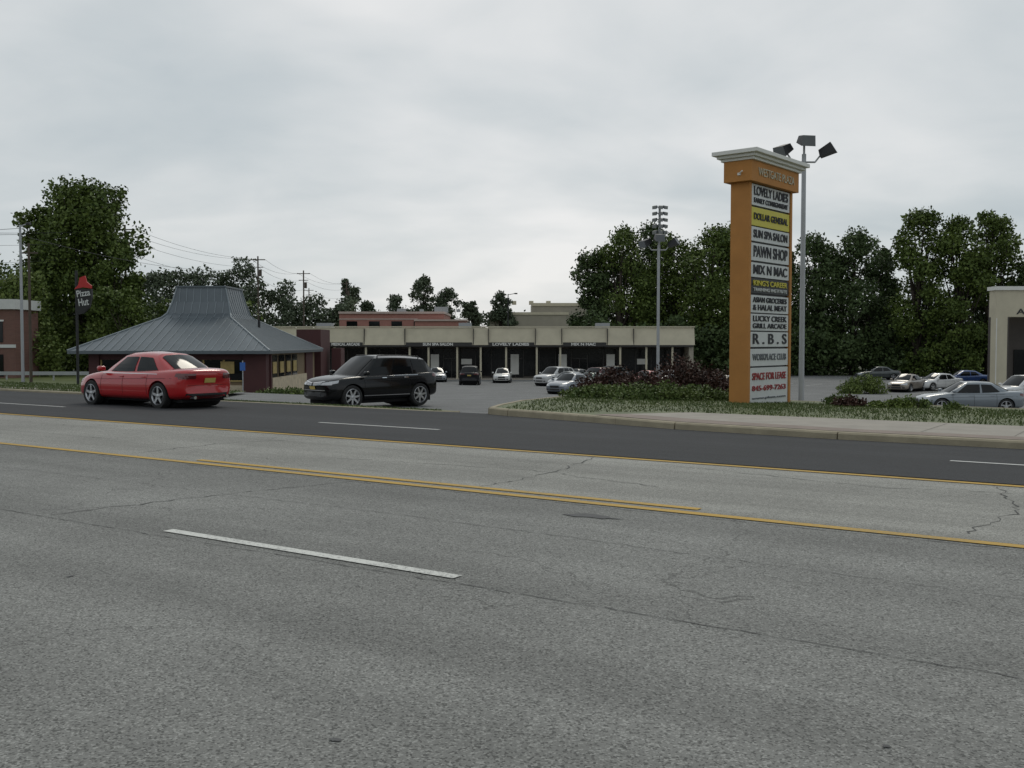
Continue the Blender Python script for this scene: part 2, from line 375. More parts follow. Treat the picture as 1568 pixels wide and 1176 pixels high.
def tree(name,X,Y,H,W,seed,base=.15,n=8000,leaf=.25,mat='leafA',nl=30,z0=None,lean=0):
    rs=random.Random(seed); z0=gxy(X,Y)-.1 if z0 is None else z0
    rt_=root(name,(X,Y,z0),0)
    lobes=[]
    for i in range(nl):
        v=(i+rs.random())/nl; env=math.sqrt(max(0.06,1-((v-.36)/.68)**2)); r=W*rs.uniform(.10,.19)*(.7+.45*env)
        Rr=max(0,W/2*env*rs.uniform(.8,1.12)-r*.7); a=rs.uniform(0,6.283)+i*2.4; q=math.sqrt(rs.uniform(.12,1))
        z=base*H+(1-base)*H*v; z=min(z,H-r*.75)
        lobes.append((Rr*q*math.cos(a)+lean*v,Rr*q*math.sin(a),z,r))
    P=lobepts(lobes,n)
    k=n//10; idx=RNG.integers(0,len(lobes),k); L=np.array(lobes)[idx]; D=RNG.normal(size=(k,3)); D/=np.linalg.norm(D,axis=1)[:,None]
    P=np.concatenate([P,L[:,:3]+D*(L[:,3]*RNG.uniform(.95,1.3,k))[:,None]])
    P[:,2]=np.maximum(P[:,2],.3)
    leafobj('crown',P,leaf,M[mat],rt_,up=.25)
    mb=MB(); seg=5; r0=.024*H+.05
    pts=[Vector((rs.uniform(-.2,.2)*i*.3+lean*i/seg*.6,rs.uniform(-.2,.2)*i*.3,H*.72*i/seg)) for i in range(seg+1)]
    for i in range(seg): mb.cyl(pts[i],pts[i+1],r0*(1-i/seg*.8),r0*(1-(i+1)/seg*.8),8)
    for l in lobes:
        t=Vector(l[:3]); st=pts[min(seg-1,max(1,int(l[2]/H*seg)-1))]
        if (t-st).length>.5: 
            mid=(st+t)/2+Vector((0,0,.3)); mb.cyl(st,mid,r0*.3,r0*.18,6); mb.cyl(mid,t,r0*.18,r0*.06,6)
    mb.obj('trunk',M['bark'],rt_,smooth=True)
    return rt_
tree('oak_tree',-46,110,21.0,13.5,1,.08,32000,.23,'leafA',48)
tree('oak_tree',-41.5,106,15.0,7,12,.05,11000,.21,'leafA',20)
tree('oak_tree',-51.5,111,18.5,8,5,.05,13000,.23,'leafA',24)
tree('oak_tree',-62,118,14.5,11,3,.05,10000,.25,'leafA',22)
tree('oak_tree',-47,97,10,9,33,.02,10000,.20,'leafC',20)
tree('oak_tree',-38.5,100,9,7,34,.02,8000,.20,'leafA',16)
for i,(px,d,top,w,mt) in enumerate([(908,132,388,8,'leafB'),(948,130,350,10,'leafA'),(988,136,345,10,'leafB'),(1035,132,366,11,'leafA'),(1085,128,350,11,'leafA'),(1125,130,345,9,'leafA'),
    (1185,132,380,9,'leafB'),(1250,126,362,10,'leafB'),(1305,124,356,11,'leafB'),(1348,128,384,6.5,'leafB'),
    (1404,120,324,8.5,'leafA'),(1468,118,334,8.5,'leafA'),(1514,120,326,9,'leafA'),(1592,118,372,8,'leafB')]):
    X=(px-784)*d/1550; top_z=1.65+(525-top)*d/1550
    tree('maple_tree',X,d,top_z+2.4,w,50+i,.03,15000,.21,mt,34)
def mass(name,spans,n,leaf,mat,seed):
    rs=random.Random(seed); lobes=[]
    for (x0,x1,y,zt,zv,r) in spans:
        x=x0
        while x<x1:
            zz=zt+rs.uniform(-zv,zv); k=-2
            while k<zz-r*.5: lobes.append((x+rs.uniform(-1,1)*r*.4,y+rs.uniform(-1,1)*r,k+rs.uniform(0,r*.5),r*rs.uniform(.8,1.15))); k+=r*1.1
            lobes.append((x,y,zz-r*.8,r*rs.uniform(.6,1))); x+=r*rs.uniform(.8,1.3)
    return leafobj(name,lobepts(lobes,n),leaf,M[mat],up=.25)
mass('distant_trees',[(-85,-73,210,15,1.5,2.6),(-73,-53,208,17.0,1.0,2.4),(-53,-44,204,13,1.2,2.2),(-44,-32,200,9.5,1,2)],42000,.34,'leafF',3)
mass('distant_trees',[(-120,180,270,9.0,1.6,2.6)],34000,.5,'leafF',4)
mass('understory_shrubs',[(10,80,122,4.5,1.2,1.8)],30000,.26,'leafB',6)
mass('understory_shrubs',[(-75,-30,118,6.5,1.2,2.0)],16000,.28,'leafA',8)
mass('added_reflection_trees',[(-70,70,-48,9,2,3.0)],9000,.9,'leafB',18)  # added row, unseen behind the camera, to darken reflections
for i,(px,d,top,w) in enumerate([(532,230,428,6.5),(645,220,424,7.5),(688,225,443,9),(768,230,447,7.5),(606,250,453,8),(720,215,462,6),(560,240,462,7)]):
    X=(px-784)*d/1550; tz=1.65+(525-top)*d/1550
    tree('ash_tree',X,d,tz+2.4,w,80+i,.3,4500,.30,'leafF',18)

def bush(name,X,Y,w,dp,h,n,leaf,mat,seed,z=None,rotz=0):
    rs=random.Random(seed); z=gxy(X,Y) if z is None else z; lobes=[]
    r=h*.42; cnt=max(5,int(w*dp/(r*r)*1.3))
    for i in range(cnt):
        a=rs.uniform(-1,1);b=rs.uniform(-1,1)
        e=max(.15,1-.55*(a*a+b*b)); x=a*w/2;y=b*dp/2
        c,s_=math.cos(rotz),math.sin(rotz)
        lobes.append((x*c-y*s_,x*s_+y*c,max(r*.4,h*e*rs.uniform(.45,.7)-r*.2),r*rs.uniform(.7,1.2)))
    rr=root(name,(X,Y,z)); P=lobepts(lobes,n); P[:,2]=np.abs(P[:,2])
    leafobj('foliage',P,leaf,M[mat],rr,up=.3)
    mb=MB()
    for l in lobes[:12]: mb.cyl((l[0]*.5,l[1]*.5,-.1),(l[0],l[1],l[2]),.03,.012,5)
    mb.obj('stems',M['bark'],rr); return rr
iz=lambda x,y: prof(IP,rt(x,y)[1])
bush('barberry_bush',4.0,38.5,2.4,2.0,1.35,6000,.06,'leafR',1,-.45)
bush('barberry_bush',6.4,38,2.9,2.2,1.7,8000,.06,'leafR',2,-.42)
bush('barberry_bush',4.9,36.6,2.2,1.8,1.15,4500,.06,'leafR',21,-.4)
bush('barberry_bush',8.4,37,1.6,1.4,1.0,2500,.06,'leafR',22,-.4)
bush('juniper_bush',2.9,32.8,2.2,1.8,.5,4500,.055,'leafJ',3,iz(2.9,32.8))
bush('juniper_bush',4.6,32.2,2.8,2.0,.62,6500,.055,'leafJ',4,iz(4.6,32.2))
bush('juniper_bush',6.2,33.2,1.8,1.6,.55,4000,.055,'leafJ',5,iz(6.2,33.2))
bush('juniper_bush',3.6,35.6,2.6,1.8,.8,5000,.06,'leafJ',25,-.42)
bush('round_bush',27.2,78,2.4,2.2,1.8,6000,.08,'leafC',6)
bush('flower_bush',9.9,30.3,.9,.7,.4,900,.05,'leafJ',7,iz(9.9,30.3))
bush('flower_bush',9.6,28.6,.8,.6,.4,900,.05,'leafR',8,iz(9.6,28.6))
bush('flower_bush',10.6,28.2,1.1,.6,.35,1200,.05,'leafC',9,iz(10.6,28.2))
bush('flower_bush',12.0,27.5,.5,.4,.28,500,.04,'leafJ',10,iz(12,27.5))
bush('flower_bush',11.3,28.6,1.0,.5,.4,900,.05,'leafJ',11,iz(11.3,28.6))
bush('hedge',-12.3,55,3,1.2,.6,2500,.07,'leafJ',12)

# ---------------- cars ----------------
SEDAN=dict(L=4.7,wb=2.8,wr=.335,st=[(-2.36,.80,.58,.38),(-2.33,.93,.74,.30),(-2.2,.985,.83,.25),(-1.95,1.0,.88,.21),(-1.5,.99,.905,.2),(-.9,.965,.915,.19),(0,.94,.915,.19),(.9,.93,.91,.19),(1.15,.915,.905,.19),(1.6,.86,.885,.2),(2.0,.78,.83,.2),(2.22,.68,.73,.23),(2.33,.57,.60,.30)],
  gb=(1.18,-1.90,.90,.79),gr=(.30,-1.02,1.33,.555),crown=.095,pill=[(.10,.475),(.515,.83)],rdrop=.03,bow=.05)
SUV=dict(L=4.74,wb=2.82,wr=.395,st=[(-2.37,1.02,.74,.44),(-2.33,1.14,.86,.36),(-2.12,1.19,.93,.30),(-1.5,1.17,.96,.28),(-.7,1.14,.965,.27),(0,1.12,.965,.27),(.8,1.10,.965,.27),(1.15,1.09,.955,.27),(1.65,1.05,.935,.27),(2.1,.98,.88,.28),(2.3,.88,.78,.32),(2.38,.76,.64,.38)],
  gb=(1.20,-2.28,1.08,.88),gr=(.36,-1.80,1.655,.67),crown=.09,pill=[(.08,.37),(.395,.67),(.70,.90)],rdrop=.06,bow=.05)
def car(name,kind,col,x,y,head,scale=1.0,detail=False,z=None,metal=.25,grille='bars',coat=1,rough=.35,spec=.5):
    D=SEDAN if kind=='sedan' else SUV
    z=gxy(x,y)+.015 if z is None else z
    rr=root(name,(x,y,z),head,scale)
    paint=pbr(name+'_paint',col,rough,metal,var=.03,coat=coat,spec=spec)
    V=[];nring=None
    for (sx,zt,w,zb) in D['st']:
        h=zt-zb
        half=[(.0,zb),(.78*w,zb),(.95*w,zb+.09),(.98*w,zb+.25*h),(1.0*w,zb+.5*h),(.985*w,zb+.66*h),(.958*w,zb+.78*h),(.91*w,zt-.05),(.78*w,zt+.005),(.4*w,zt+.03),(0,zt+.038)]
        ring=[(sx-.10*(a/w)**4*(1 if sx>1.9 else 0)+.10*(a/w)**4*(1 if sx<-2.1 else 0),a,b) for a,b in half]
        ring+=[(p[0],-p[1],p[2]) for p in ring[-2:0:-1]]
        nring=len(ring); V+=ring
    F=[];ns=len(D['st'])
    for i in range(ns-1):
        for j in range(nring):
            q=(j+1)%nring; F.append((i*nring+j,i*nring+q,(i+1)*nring+q,(i+1)*nring+j))
    F.append(tuple(range(nring))[::-1]); F.append(tuple((ns-1)*nring+j for j in range(nring)))
    me=bpy.data.meshes.new('t'); me.from_pydata(V,[],F)
    bm=bmesh.new(); bm.from_mesh(me); bmesh.ops.recalc_face_normals(bm,faces=bm.faces); bm.to_mesh(me); bm.free()
    tmp=bpy.data.objects.new('t',me); COL.objects.link(tmp); sb=tmp.modifiers.new('s','SUBSURF'); sb.levels=2; sb.render_levels=2
    dg=bpy.context.evaluated_depsgraph_get(); dg.update()
    ev=tmp.evaluated_get(dg); m0=bpy.data.meshes.new_from_object(ev)
    bm=bmesh.new(); bm.from_mesh(m0); bvh=BVHTree.FromBMesh(bm); bm.free()
    cb=MB()
    for sx in (D['wb']/2,-D['wb']/2): cb.cyl((sx-.02,-1.3,D['wr']),(sx-.02,1.3,D['wr']),D['wr']+.05,n=32)
    cut=cb.obj('c',M['dark']); bo=tmp.modifiers.new('b','BOOLEAN'); bo.operation='DIFFERENCE'; bo.object=cut; bo.solver='EXACT'
    dg=bpy.context.evaluated_depsgraph_get(); dg.update()
    m1=bpy.data.meshes.new_from_object(tmp.evaluated_get(dg)); m1.name='body'
    m1.materials.clear(); m1.materials.append(paint); m1.polygons.foreach_set('material_index',[0]*len(m1.polygons))
    m1.polygons.foreach_set('use_smooth',[True]*len(m1.polygons))
    try: m1.set_sharp_from_angle(angle=R(35))
    except Exception: pass
    bpy.data.objects.remove(tmp); bpy.data.objects.remove(cut)
    body=bpy.data.objects.new('body',m1); COL.objects.link(body); body.parent=rr
    mb=MB()
    for sx in (D['wb']/2,-D['wb']/2): mb.cyl((sx-.02,-.60,D['wr']),(sx-.02,.60,D['wr']),D['wr']+.045,n=24)
    mb.box(-D['L']/2+.3,D['L']/2-.35,-.66,.66,.17,.4)
    mb.obj('underbody',M['dark'],rr)
    bx0,bx1,bz,bw=D['gb']; rx0,rx1,rz,rw=D['gr']; cr=D['crown']; rd=D['rdrop']
    zb=bz-.1
    def mid(p,q,k): return p*(1-k)+q*k
    NU=12; ks=[i/NU for i in range(NU+1)]
    def sb_(u,s): 
        return Vector((bx0+.0+(bx1-bx0)*u, s*(bw-.10+.10*math.sin(math.pi*u)**.6 - .03*u), zb))
    def st_(u,s):
        return Vector((rx0+(rx1-rx0)*u, s*(rw-.02+.05*math.sin(math.pi*u)-.02*u), rz-rd*u*u+D['bow']*math.sin(math.pi*min(1,u*1.0))*.5))
    def sc_(u,s):
        return Vector((rx0-.06+(rx1-rx0+.12)*u, s*(rw-.20), rz-rd*u*u+cr*.75+D['bow']*.5*math.sin(math.pi*u)))
    def cc_(u): return Vector((rx0+.0+(rx1-rx0)*u,0,rz-rd*u*u+cr+D['bow']*.5*math.sin(math.pi*u)))
    mb=MB(); vs=[]
    def add(L): 
        k0=len(vs); vs.extend(L); return list(range(k0,k0+len(L)))
    rows=[add([sb_(u,1) for u in ks]),add([mid(sb_(u,1),st_(u,1),.5)+Vector((0,.022,0)) for u in ks]),add([st_(u,1) for u in ks]),add([sc_(u,1) for u in ks]),add([cc_(u) for u in ks]),add([sc_(u,-1) for u in ks]),add([st_(u,-1) for u in ks]),add([mid(sb_(u,-1),st_(u,-1),.5)-Vector((0,.022,0)) for u in ks]),add([sb_(u,-1) for u in ks])]
    Fm=[]
    for a,b_ in zip(rows,rows[1:]):
        for i in range(NU): Fm.append((a[i],a[i+1],b_[i+1],b_[i]))
    def endgrid(u,dirx):
        g=[]
        for j in range(9):
            w_=j/8; row=[]
            for k in range(5):
                v_=k/4
                lo=mid(sb_(u,1),sb_(u,-1),w_)+Vector((dirx*.10*math.sin(math.pi*w_),0,0))
                ta=[st_(u,1),sc_(u,1),cc_(u),sc_(u,-1),st_(u,-1)]
                q=w_*4; i0=min(3,int(q)); hi=mid(ta[i0],ta[i0+1],q-i0)
                e=Vector((dirx*.03*math.sin(math.pi*v_),0,.02*math.sin(math.pi*v_)))
                p=mid(lo,hi,v_)
                if j in (0,8): p+=Vector((0,(1 if j==0 else -1)*.022*(1-abs(2*v_-1)),0))
                else: p+=e
                row.append(p)
            g.append(row)
        return g
    for (u,dx) in ((0,1),(1,-1)):
        g=endgrid(u,dx); ids=[add(r_) for r_ in g]
        for j in range(8):
            for k in range(4): Fm.append((ids[j][k],ids[j+1][k],ids[j+1][k+1],ids[j][k+1]))
    mb.v=[tuple(v) for v in vs]; mb.f=Fm; mb.mi=[0]*len(Fm)
    g=mb.obj('roof',paint,rr,smooth=False)
    bm=bmesh.new(); bm.from_mesh(g.data); bmesh.ops.remove_doubles(bm,verts=bm.verts,dist=.006); bmesh.ops.recalc_face_normals(bm,faces=bm.faces); bm.to_mesh(g.data); bm.free()
    g.data.polygons.foreach_set('use_smooth',[True]*len(g.data.polygons))
    try: g.data.set_sharp_from_angle(angle=R(48))
    except Exception: pass
    mg=MB()
    ctr=Vector(((bx0+bx1)/2,0,(zb+rz)/2))
    def emit(G,off):
        for i in range(len(G)-1):
            for j in range(len(G[0])-1):
                q=[G[i][j],G[i+1][j],G[i+1][j+1],G[i][j+1]]
                nr=(q[1]-q[0]).cross(q[3]-q[0]).normalized()
                if nr.dot((q[0]+q[2])/2-ctr)<0: nr=-nr
                mg.face([p+nr*off for p in q])
    def panel(fn,u0,u1,v0,v1,n=5,m_=3,off=.010):
        emit([[fn(u0+(u1-u0)*i/n,v0+(v1-v0)*j/m_) for j in range(m_+1)] for i in range(n+1)],off)
    v0=.22; v1=.92
    for s_ in (1,-1):
        def fn(u,v,s_=s_):
            return mid(sb_(u,s_),st_(u,s_),v)+Vector((0,s_*.022*(1-abs(2*v-1)),0))
        for (u0,u1) in D['pill']: panel(fn,u0,u1,v0,v1,6,4)
    def endglass(u,dx,m0_,vlo,vhi):
        g=endgrid(u,dx); G=[]
        for j in range(9):
            a=g[j]
            if j==0: col_=[mid(g[0][k],g[1][k],m0_) for k in range(5)]
            elif j==8: col_=[mid(g[8][k],g[7][k],m0_) for k in range(5)]
            else: col_=a
            G.append([mid(col_[0],col_[1],vlo),col_[1],col_[2],col_[3],mid(col_[3],col_[4],vhi)])
        nrm=((G[4][2]-G[3][2]).cross(G[3][3]-G[3][2])).normalized()
        if nrm.dot(G[4][2]-ctr)<0: nrm=-nrm
        mg2=[[p+nrm*.012 for p in c_] for c_ in G]
        for i in range(8):
            for j in range(4): mg.face([mg2[i][j],mg2[i+1][j],mg2[i+1][j+1],mg2[i][j+1]])
    endglass(0,1,.5,.45,.8)
    endglass(1,-1,.65,.95 if kind=='suv' else .6,.7)
    mgo=mg.obj('windows',M['glass'],rr,recalc=False)
    bm=bmesh.new(); bm.from_mesh(mgo.data); bmesh.ops.remove_doubles(bm,verts=bm.verts,dist=.0005)
    for f in bm.faces:
        f.smooth=True
        if f.normal.dot(f.calc_center_median()-ctr)<0: f.normal_flip()
    bm.to_mesh(mgo.data); bm.free()
    def proj(side,a,bb):
        if side=='L': o,d=Vector((a,3,bb)),Vector((0,-1,0))
        elif side=='R': o,d=Vector((a,-3,bb)),Vector((0,1,0))
        elif side=='F': o,d=Vector((4,a,bb)),Vector((-1,0,0))
        elif side=='B': o,d=Vector((-4,a,bb)),Vector((1,0,0))
        else: o,d=Vector((a,bb,4)),Vector((0,0,-1))
        h=bvh.ray_cast(o,d)
        return None if h[0] is None else (h[0], d)
    def deco(nm,side,cor,mat,off=.006,n=8,m_=3):
        mq=MB()
        G=[]
        for i in range(n+1):
            row=[]
            for j in range(m_+1):
                u=i/n;v=j/m_
                a=(cor[0][0]*(1-u)+cor[1][0]*u)*(1-v)+(cor[3][0]*(1-u)+cor[2][0]*u)*v
                bb=(cor[0][1]*(1-u)+cor[1][1]*u)*(1-v)+(cor[3][1]*(1-u)+cor[2][1]*u)*v
                h=proj(side,a,bb); row.append(None if h is None else h[0]-h[1]*off)
            G.append(row)
        for i in range(n):
            for j in range(m_):
                q=[G[i][j],G[i+1][j],G[i+1][j+1],G[i][j+1]]
                if all(p is not None for p in q) and max((q[0]-q[2]).length,(q[1]-q[3]).length)<.4: mq.face(q)
        if mq.f: return mq.obj(nm,mat,rr,recalc=False)
    def rc(a0,a1,b0,b1): return [(a0,b0),(a1,b0),(a1,b1),(a0,b1)]
    hz=0 if kind=='sedan' else .20
    Lh=D['L']/2
    for sd in 'LR':
        for xs_ in ((.93,-.0,-.98) if kind=='sedan' else (.93,-.12,-.94)):
            deco('door_seam',sd,[(xs_-.006,.36+hz),(xs_+.006,.36+hz),(xs_+.006,.88+hz*.9),(xs_-.006,.88+hz*.9)],M['dark'],.003,1,8)
        deco('sill',sd,rc(-.95,.95,.21+hz*.5,.285+hz*.5),M['black'],.006,8,1)
        deco('crease_shade',sd,[(-1.9,.775+hz),(1.7,.70+hz),(1.7,.708+hz),(-1.9,.783+hz)],M['dark'] if kind!='suv' else M['black'],.002,12,1)  # thin dark strip paints the shade of a side crease
        for xs_ in (.12,-.80): deco('door_handle',sd,rc(xs_-.10,xs_+.08,.80+hz,.825+hz),M['chrome'] if kind=='suv' else paint,.03,3,1)
        deco('belt_trim',sd,rc(-1.35,.95,.875+hz*1.0,.888+hz*1.0),M['chrome'] if detail else M['black'],.006,10,1)
        deco('tail_lamp',sd,[(-Lh+.04,.76+hz),(-2.0,.83+hz),(-2.02,.91+hz),(-Lh+.04,.90+hz)],M['tail'],.006,8,3)
        deco('headlamp',sd,[(1.92,.67+hz),(Lh-.04,.60+hz),(Lh-.07,.70+hz),(1.86,.76+hz)],M['head'],.006,8,3)
    for sg in (1,-1):
        deco('tail_lamp','B',rc(*(sorted((.42*sg,.80*sg))),.76+hz,.895+hz),M['tail'],.008,8,3)
        deco('headlamp','F',[(.42*sg,.60+hz),(.78*sg,.61+hz),(.78*sg,.72+hz),(.42*sg,.68+hz)],M['head'],.008,8,3)
        deco('fog_recess','F',rc(*(sorted((.45*sg,.66*sg))),.33+hz*.6,.43+hz*.6),M['black'],.008,4,2)
    deco('lower_bumper','B',rc(-.68,.68,.30+hz*.6,.40+hz*.7),M['black'],.008,10,2)
    deco('license_plate','B',rc(-.17,.17,.66+hz,.78+hz),M['plate'],.02,2,1)
    deco('bumper_seam','B',rc(-.78,.78,.60+hz,.607+hz),M['dark'],.004,10,1)
    deco('trunk_seam','B',rc(-.60,.60,.915+hz,.921+hz),M['dark'],.004,10,1)
    deco('lower_grille','F',rc(-.4,.4,.32+hz*.6,.44+hz*.6),M['black'],.008,8,2)
    if kind=='suv' and detail:
        for sg in (1,-1):
            deco('grille','F',[(.04*sg,.57+hz),(.42*sg,.60+hz),(.50*sg,.71+hz),(.04*sg,.66+hz)],M['black'],.010,8,3)
            for i in range(11):
                a=.05+i*.037; deco('grille_bar','F',rc(*(sorted((a*sg,(a+.018)*sg))),.58+hz+.003*i,.65+hz+.005*i),M['chrome'],.02,1,3)
            deco('grille_trim','F',[(.03*sg,.66+hz),(.52*sg,.715+hz),(.52*sg,.735+hz),(.03*sg,.68+hz)],M['chrome'],.018,8,1)
        deco('chrome_strip','F',rc(-.60,.60,.42+hz,.445+hz),M['chrome'],.012,10,1)
        deco('front_plate','F',rc(-.16,.16,.46+hz,.56+hz),M['plate'],.03,2,1)
        for sd in 'LR': deco('chrome_sill',sd,rc(-.95,.95,.42,.445),M['chrome'],.008,8,1)
        mb=MB()
        for sg in (1,-1):
            P=[st_(u,sg)+Vector((0,-sg*.06,.085)) for u in (.08,.3,.5,.7,.9)]
            for p,q in zip(P,P[1:]): mb.cyl(p,q,.017,n=6)
            for p in (P[0],P[-1]): mb.cyl(p-Vector((0,0,.08)),p,.02,n=6)
        mb.obj('roof_rails',M['black'],rr)
    else:
        deco('grille','F',rc(-.33,.33,.50+hz,.64+hz),M['black'],.01,6,3)
    if detail and kind=='sedan':
        mb=MB()
        for sg in (1,-1): mb.cyl((-2.38,sg*.5,.30),(-2.2,sg*.5,.30),.04,n=10)
        mb.obj('exhaust',M['chrome'],rr)
    mb=MB()
    for sg in (1,-1):
        y0=sg*(bw+.02); y1=sg*(bw+.21); mb.box(bx0-.38,bx0-.22,min(y0,y1),max(y0,y1),bz+.03,bz+.16)
    mb.obj('mirrors',paint,rr,smooth=True,bevel=.045)
    r=D['wr']; w2=.90 if kind=='sedan' else .95
    for i,sx in enumerate((D['wb']/2,-D['wb']/2)):
        for sg in (1,-1):
            mb=MB(); cy=sg*(w2-.115)
            mb.lathe((sx,cy,r),[(-.11,r*.70),(-.11,r*.93),(-.085,r*.985),(-.04,r),(.04,r),(.085,r*.985),(.11,r*.93),(.112,r*.72),(.09,r*.70)],32,0)
            mb.lathe((sx,cy,r),[(sg*.104,r*.72),(sg*.108,r*.68),(sg*.075,r*.64),(sg*.03,r*.62)],32,1)
            mb.lathe((sx,cy,r),[(sg*.03,r*.64),(sg*.03,.001)],24,2)
            mb.lathe((sx,cy,r),[(sg*.05,r*.17),(sg*.095,r*.15),(sg*.1,.001)],16,1)
            ns_=5 if kind=='sedan' else 7
            for q in range(ns_):
                a=2*math.pi*q/ns_+.3
                ca,sa=math.cos(a),math.sin(a)
                def pt(rad,tw,yy): return (sx+ca*rad-sa*tw,cy+sg*yy,r+sa*rad+ca*tw)
                mb.face([pt(r*.1,-.038,.09),pt(r*.1,.038,.09),pt(r*.67,.028,.095),pt(r*.67,-.028,.095)],1)
                mb.face([pt(r*.1,-.038,.09),pt(r*.67,-.028,.095),pt(r*.67,-.028,.04),pt(r*.1,-.038,.04)],1)
                mb.face([pt(r*.1,.038,.09),pt(r*.67,.028,.095),pt(r*.67,.028,.04),pt(r*.1,.038,.04)],1)
            mb.obj('wheel',[M['tire'],M['rim'],M['dark']],rr,smooth=False)
    return rr
HU=math.atan2(.559,-.829)
car('red_sedan','sedan',(.43,.009,.012),-9.75,27.4,HU,1.02,True,metal=.0,spec=.4,coat=1,rough=.28)
car('black_suv','suv',(.003,.0033,.0042),-4.5,32.3,R(224),.93,True,metal=0,coat=.35,rough=.22,spec=.25)
car('dark_suv','suv',(.006,.006,.009),-3.84,93,R(90),coat=.3,spec=.3)
car('white_sedan','sedan',(.6,.6,.58),-.95,101,R(-92),metal=0)
car('silver_sedan','sedan',(.32,.34,.36),-7.7,103,R(-80))
car('red_sedan','sedan',(.2,.02,.02),-9.8,99,R(-85))
car('silver_sedan','sedan',(.17,.19,.22),4.05,70,R(-122))
car('white_suv','suv',(.5,.5,.5),3.9,92,R(-130),metal=0)
car('silver_sedan','sedan',(.3,.32,.33),4.6,82,R(-125))
car('green_sedan','sedan',(.02,.07,.04),5.9,77,R(-125))
car('maroon_suv','suv',(.10,.015,.02),7.4,88,R(-125))
car('dark_sedan','sedan',(.02,.02,.025),6.2,98,R(-125))
car('dark_suv','suv',(.02,.02,.03),9.4,96,R(-125))
car('red_sedan','sedan',(.3,.02,.02),12.2,92,R(-120))
car('silver_sedan','sedan',(.4,.41,.43),14.5,94,R(-120))
car('tan_sedan','sedan',(.3,.25,.18),14.9,72,R(-120))
car('silver_sedan','sedan',(.19,.215,.24),21.6,48,R(176),1.04)
car('white_suv','suv',(.62,.62,.62),31.4,62,R(197),metal=0)
car('white_sedan','sedan',(.6,.6,.6),35.3,84,R(205),metal=0)
car('tan_sedan','sedan',(.26,.22,.18),32.0,82,R(228))
car('blue_sedan','sedan',(.02,.06,.2),41.5,93,R(178))
car('grey_sedan','sedan',(.05,.06,.06),39,108,R(178))

# ---------------- pylon sign ----------------
sr=root('pylon_sign',(7.0,30,-.32),math.atan2(.773,.634))
mb=MB(); mb.box(0,.14,0,.62,0,6.72); mb.box(2.86,3.0,0,.62,0,6.72); mb.box(-.18,3.14,-.14,.76,6.72,7.33); mb.box(-.1,3.1,-.08,.7,-.3,.0)
mb.obj('orange_column',M['orange'],sr,bevel=.01)
mb=MB(); mb.box(.14,2.86,.09,.53,.0,6.718); mb.obj('cabinet',M['black'],sr)
mb=MB()
for i,(e,z0,z1) in enumerate(((.22,7.33,7.41),(.31,7.413,7.50),(.42,7.503,7.62))): mb.box(-.0-e,3.0+e*.8,-e,.62+e,z0,z1)
mb.obj('cornice',M['whitep'],sr,bevel=.01)
text('WESTGATE PLAZA',sr,(1.5,-.155,7.02),2.5,.24,M['beige'],bold=0)
panels=[(6.69,6.07,'signw',[('LOVELY LADIES',.27,'txt'),('FAMILY CONSIGNMENT',.15,'txt')]),(6.01,5.47,'signy',[('DOLLAR GENERAL',.2,'txt')]),
(5.43,5.01,'signw',[('SUN SPA SALON',.24,'txt')]),(4.95,4.43,'signw',[('PAWN SHOP',.34,'txt')]),(4.37,3.94,'signw',[('MIX N MAC',.28,'txt')]),
(3.90,3.46,'black',[("KING'S CAREER",.17,'signy'),('TRAINING INSTITUTE',.1,'signw')]),(3.40,2.88,'signw',[('ASIAN GROCERIES',.16,'txt'),('& HALAL MEAT',.17,'txt')]),
(2.84,2.34,'signw',[('LUCKY CREEK',.17,'txt'),('GRILL ARCADE',.15,'txt')]),(2.30,1.85,'signw',[('R . B . S',.32,'txt')]),
(1.79,1.27,'signw',[('WORKPLACE CLUB',.2,'txtg')]),(1.22,.09,'signw',[('SPACE FOR LEASE',.22,'txtr'),('845-699-7263',.16,'txtr'),('www.plaza.com',.09,'txtg')])]
mp={k:MB() for k in ('signw','signy','black')}
for z1,z0,mt,lines in panels:
    mp[mt].box(.17,2.83,.03,.088,z0,z1)
    n=len(lines); tot=sum(l[1] for l in lines); gap=((z1-z0)-tot)/(n+1); z=z1-gap
    for s_,h,tm in lines:
        text(s_,sr,(1.5,.018,z-h/2),2.35 if len(s_)>8 else 2.1,h,M[tm]); z-=h+gap
for k_,v_ in mp.items(): v_.obj('sign_panel',M[k_],sr)
mb=MB(); mb.cyl((-.19,.25,6.95),(-.3,.1,7.0),.02); mb.box(-.21,-.181,.2,.30,6.9,6.97); mb.obj('flood_fixture',M['whitep'],sr)

# ---------------- lamps and poles ----------------
def floodhead(mb,c,ang,tilt,s=.36):
    ca,sa=math.cos(ang),math.sin(ang); ct,st=math.cos(tilt),math.sin(tilt)
    def P(x,y,z):
        x2=x*ct+z*st; z2=-x*st+z*ct
        return (c[0]+x2*ca-y*sa,c[1]+x2*sa+y*ca,c[2]+z2)
    v=[P(*p) for p in ((-s*.6,-s*.55,-s*.35),(s*.9,-s*.7,-s*.45),(s*.9,s*.7,-s*.45),(-s*.6,s*.55,-s*.35),(-s*.5,-s*.45,s*.3),(s*.75,-s*.6,s*.5),(s*.75,s*.6,s*.5),(-s*.5,s*.45,s*.3))]
    k=len(mb.v); mb.v+=v
    for i,f in enumerate(((0,3,2,1),(4,5,6,7),(0,1,5,4),(1,2,6,5),(2,3,7,6),(3,0,4,7))): mb.f.append(tuple(k+j for j in f)); mb.mi.append(1 if i==3 else 0)
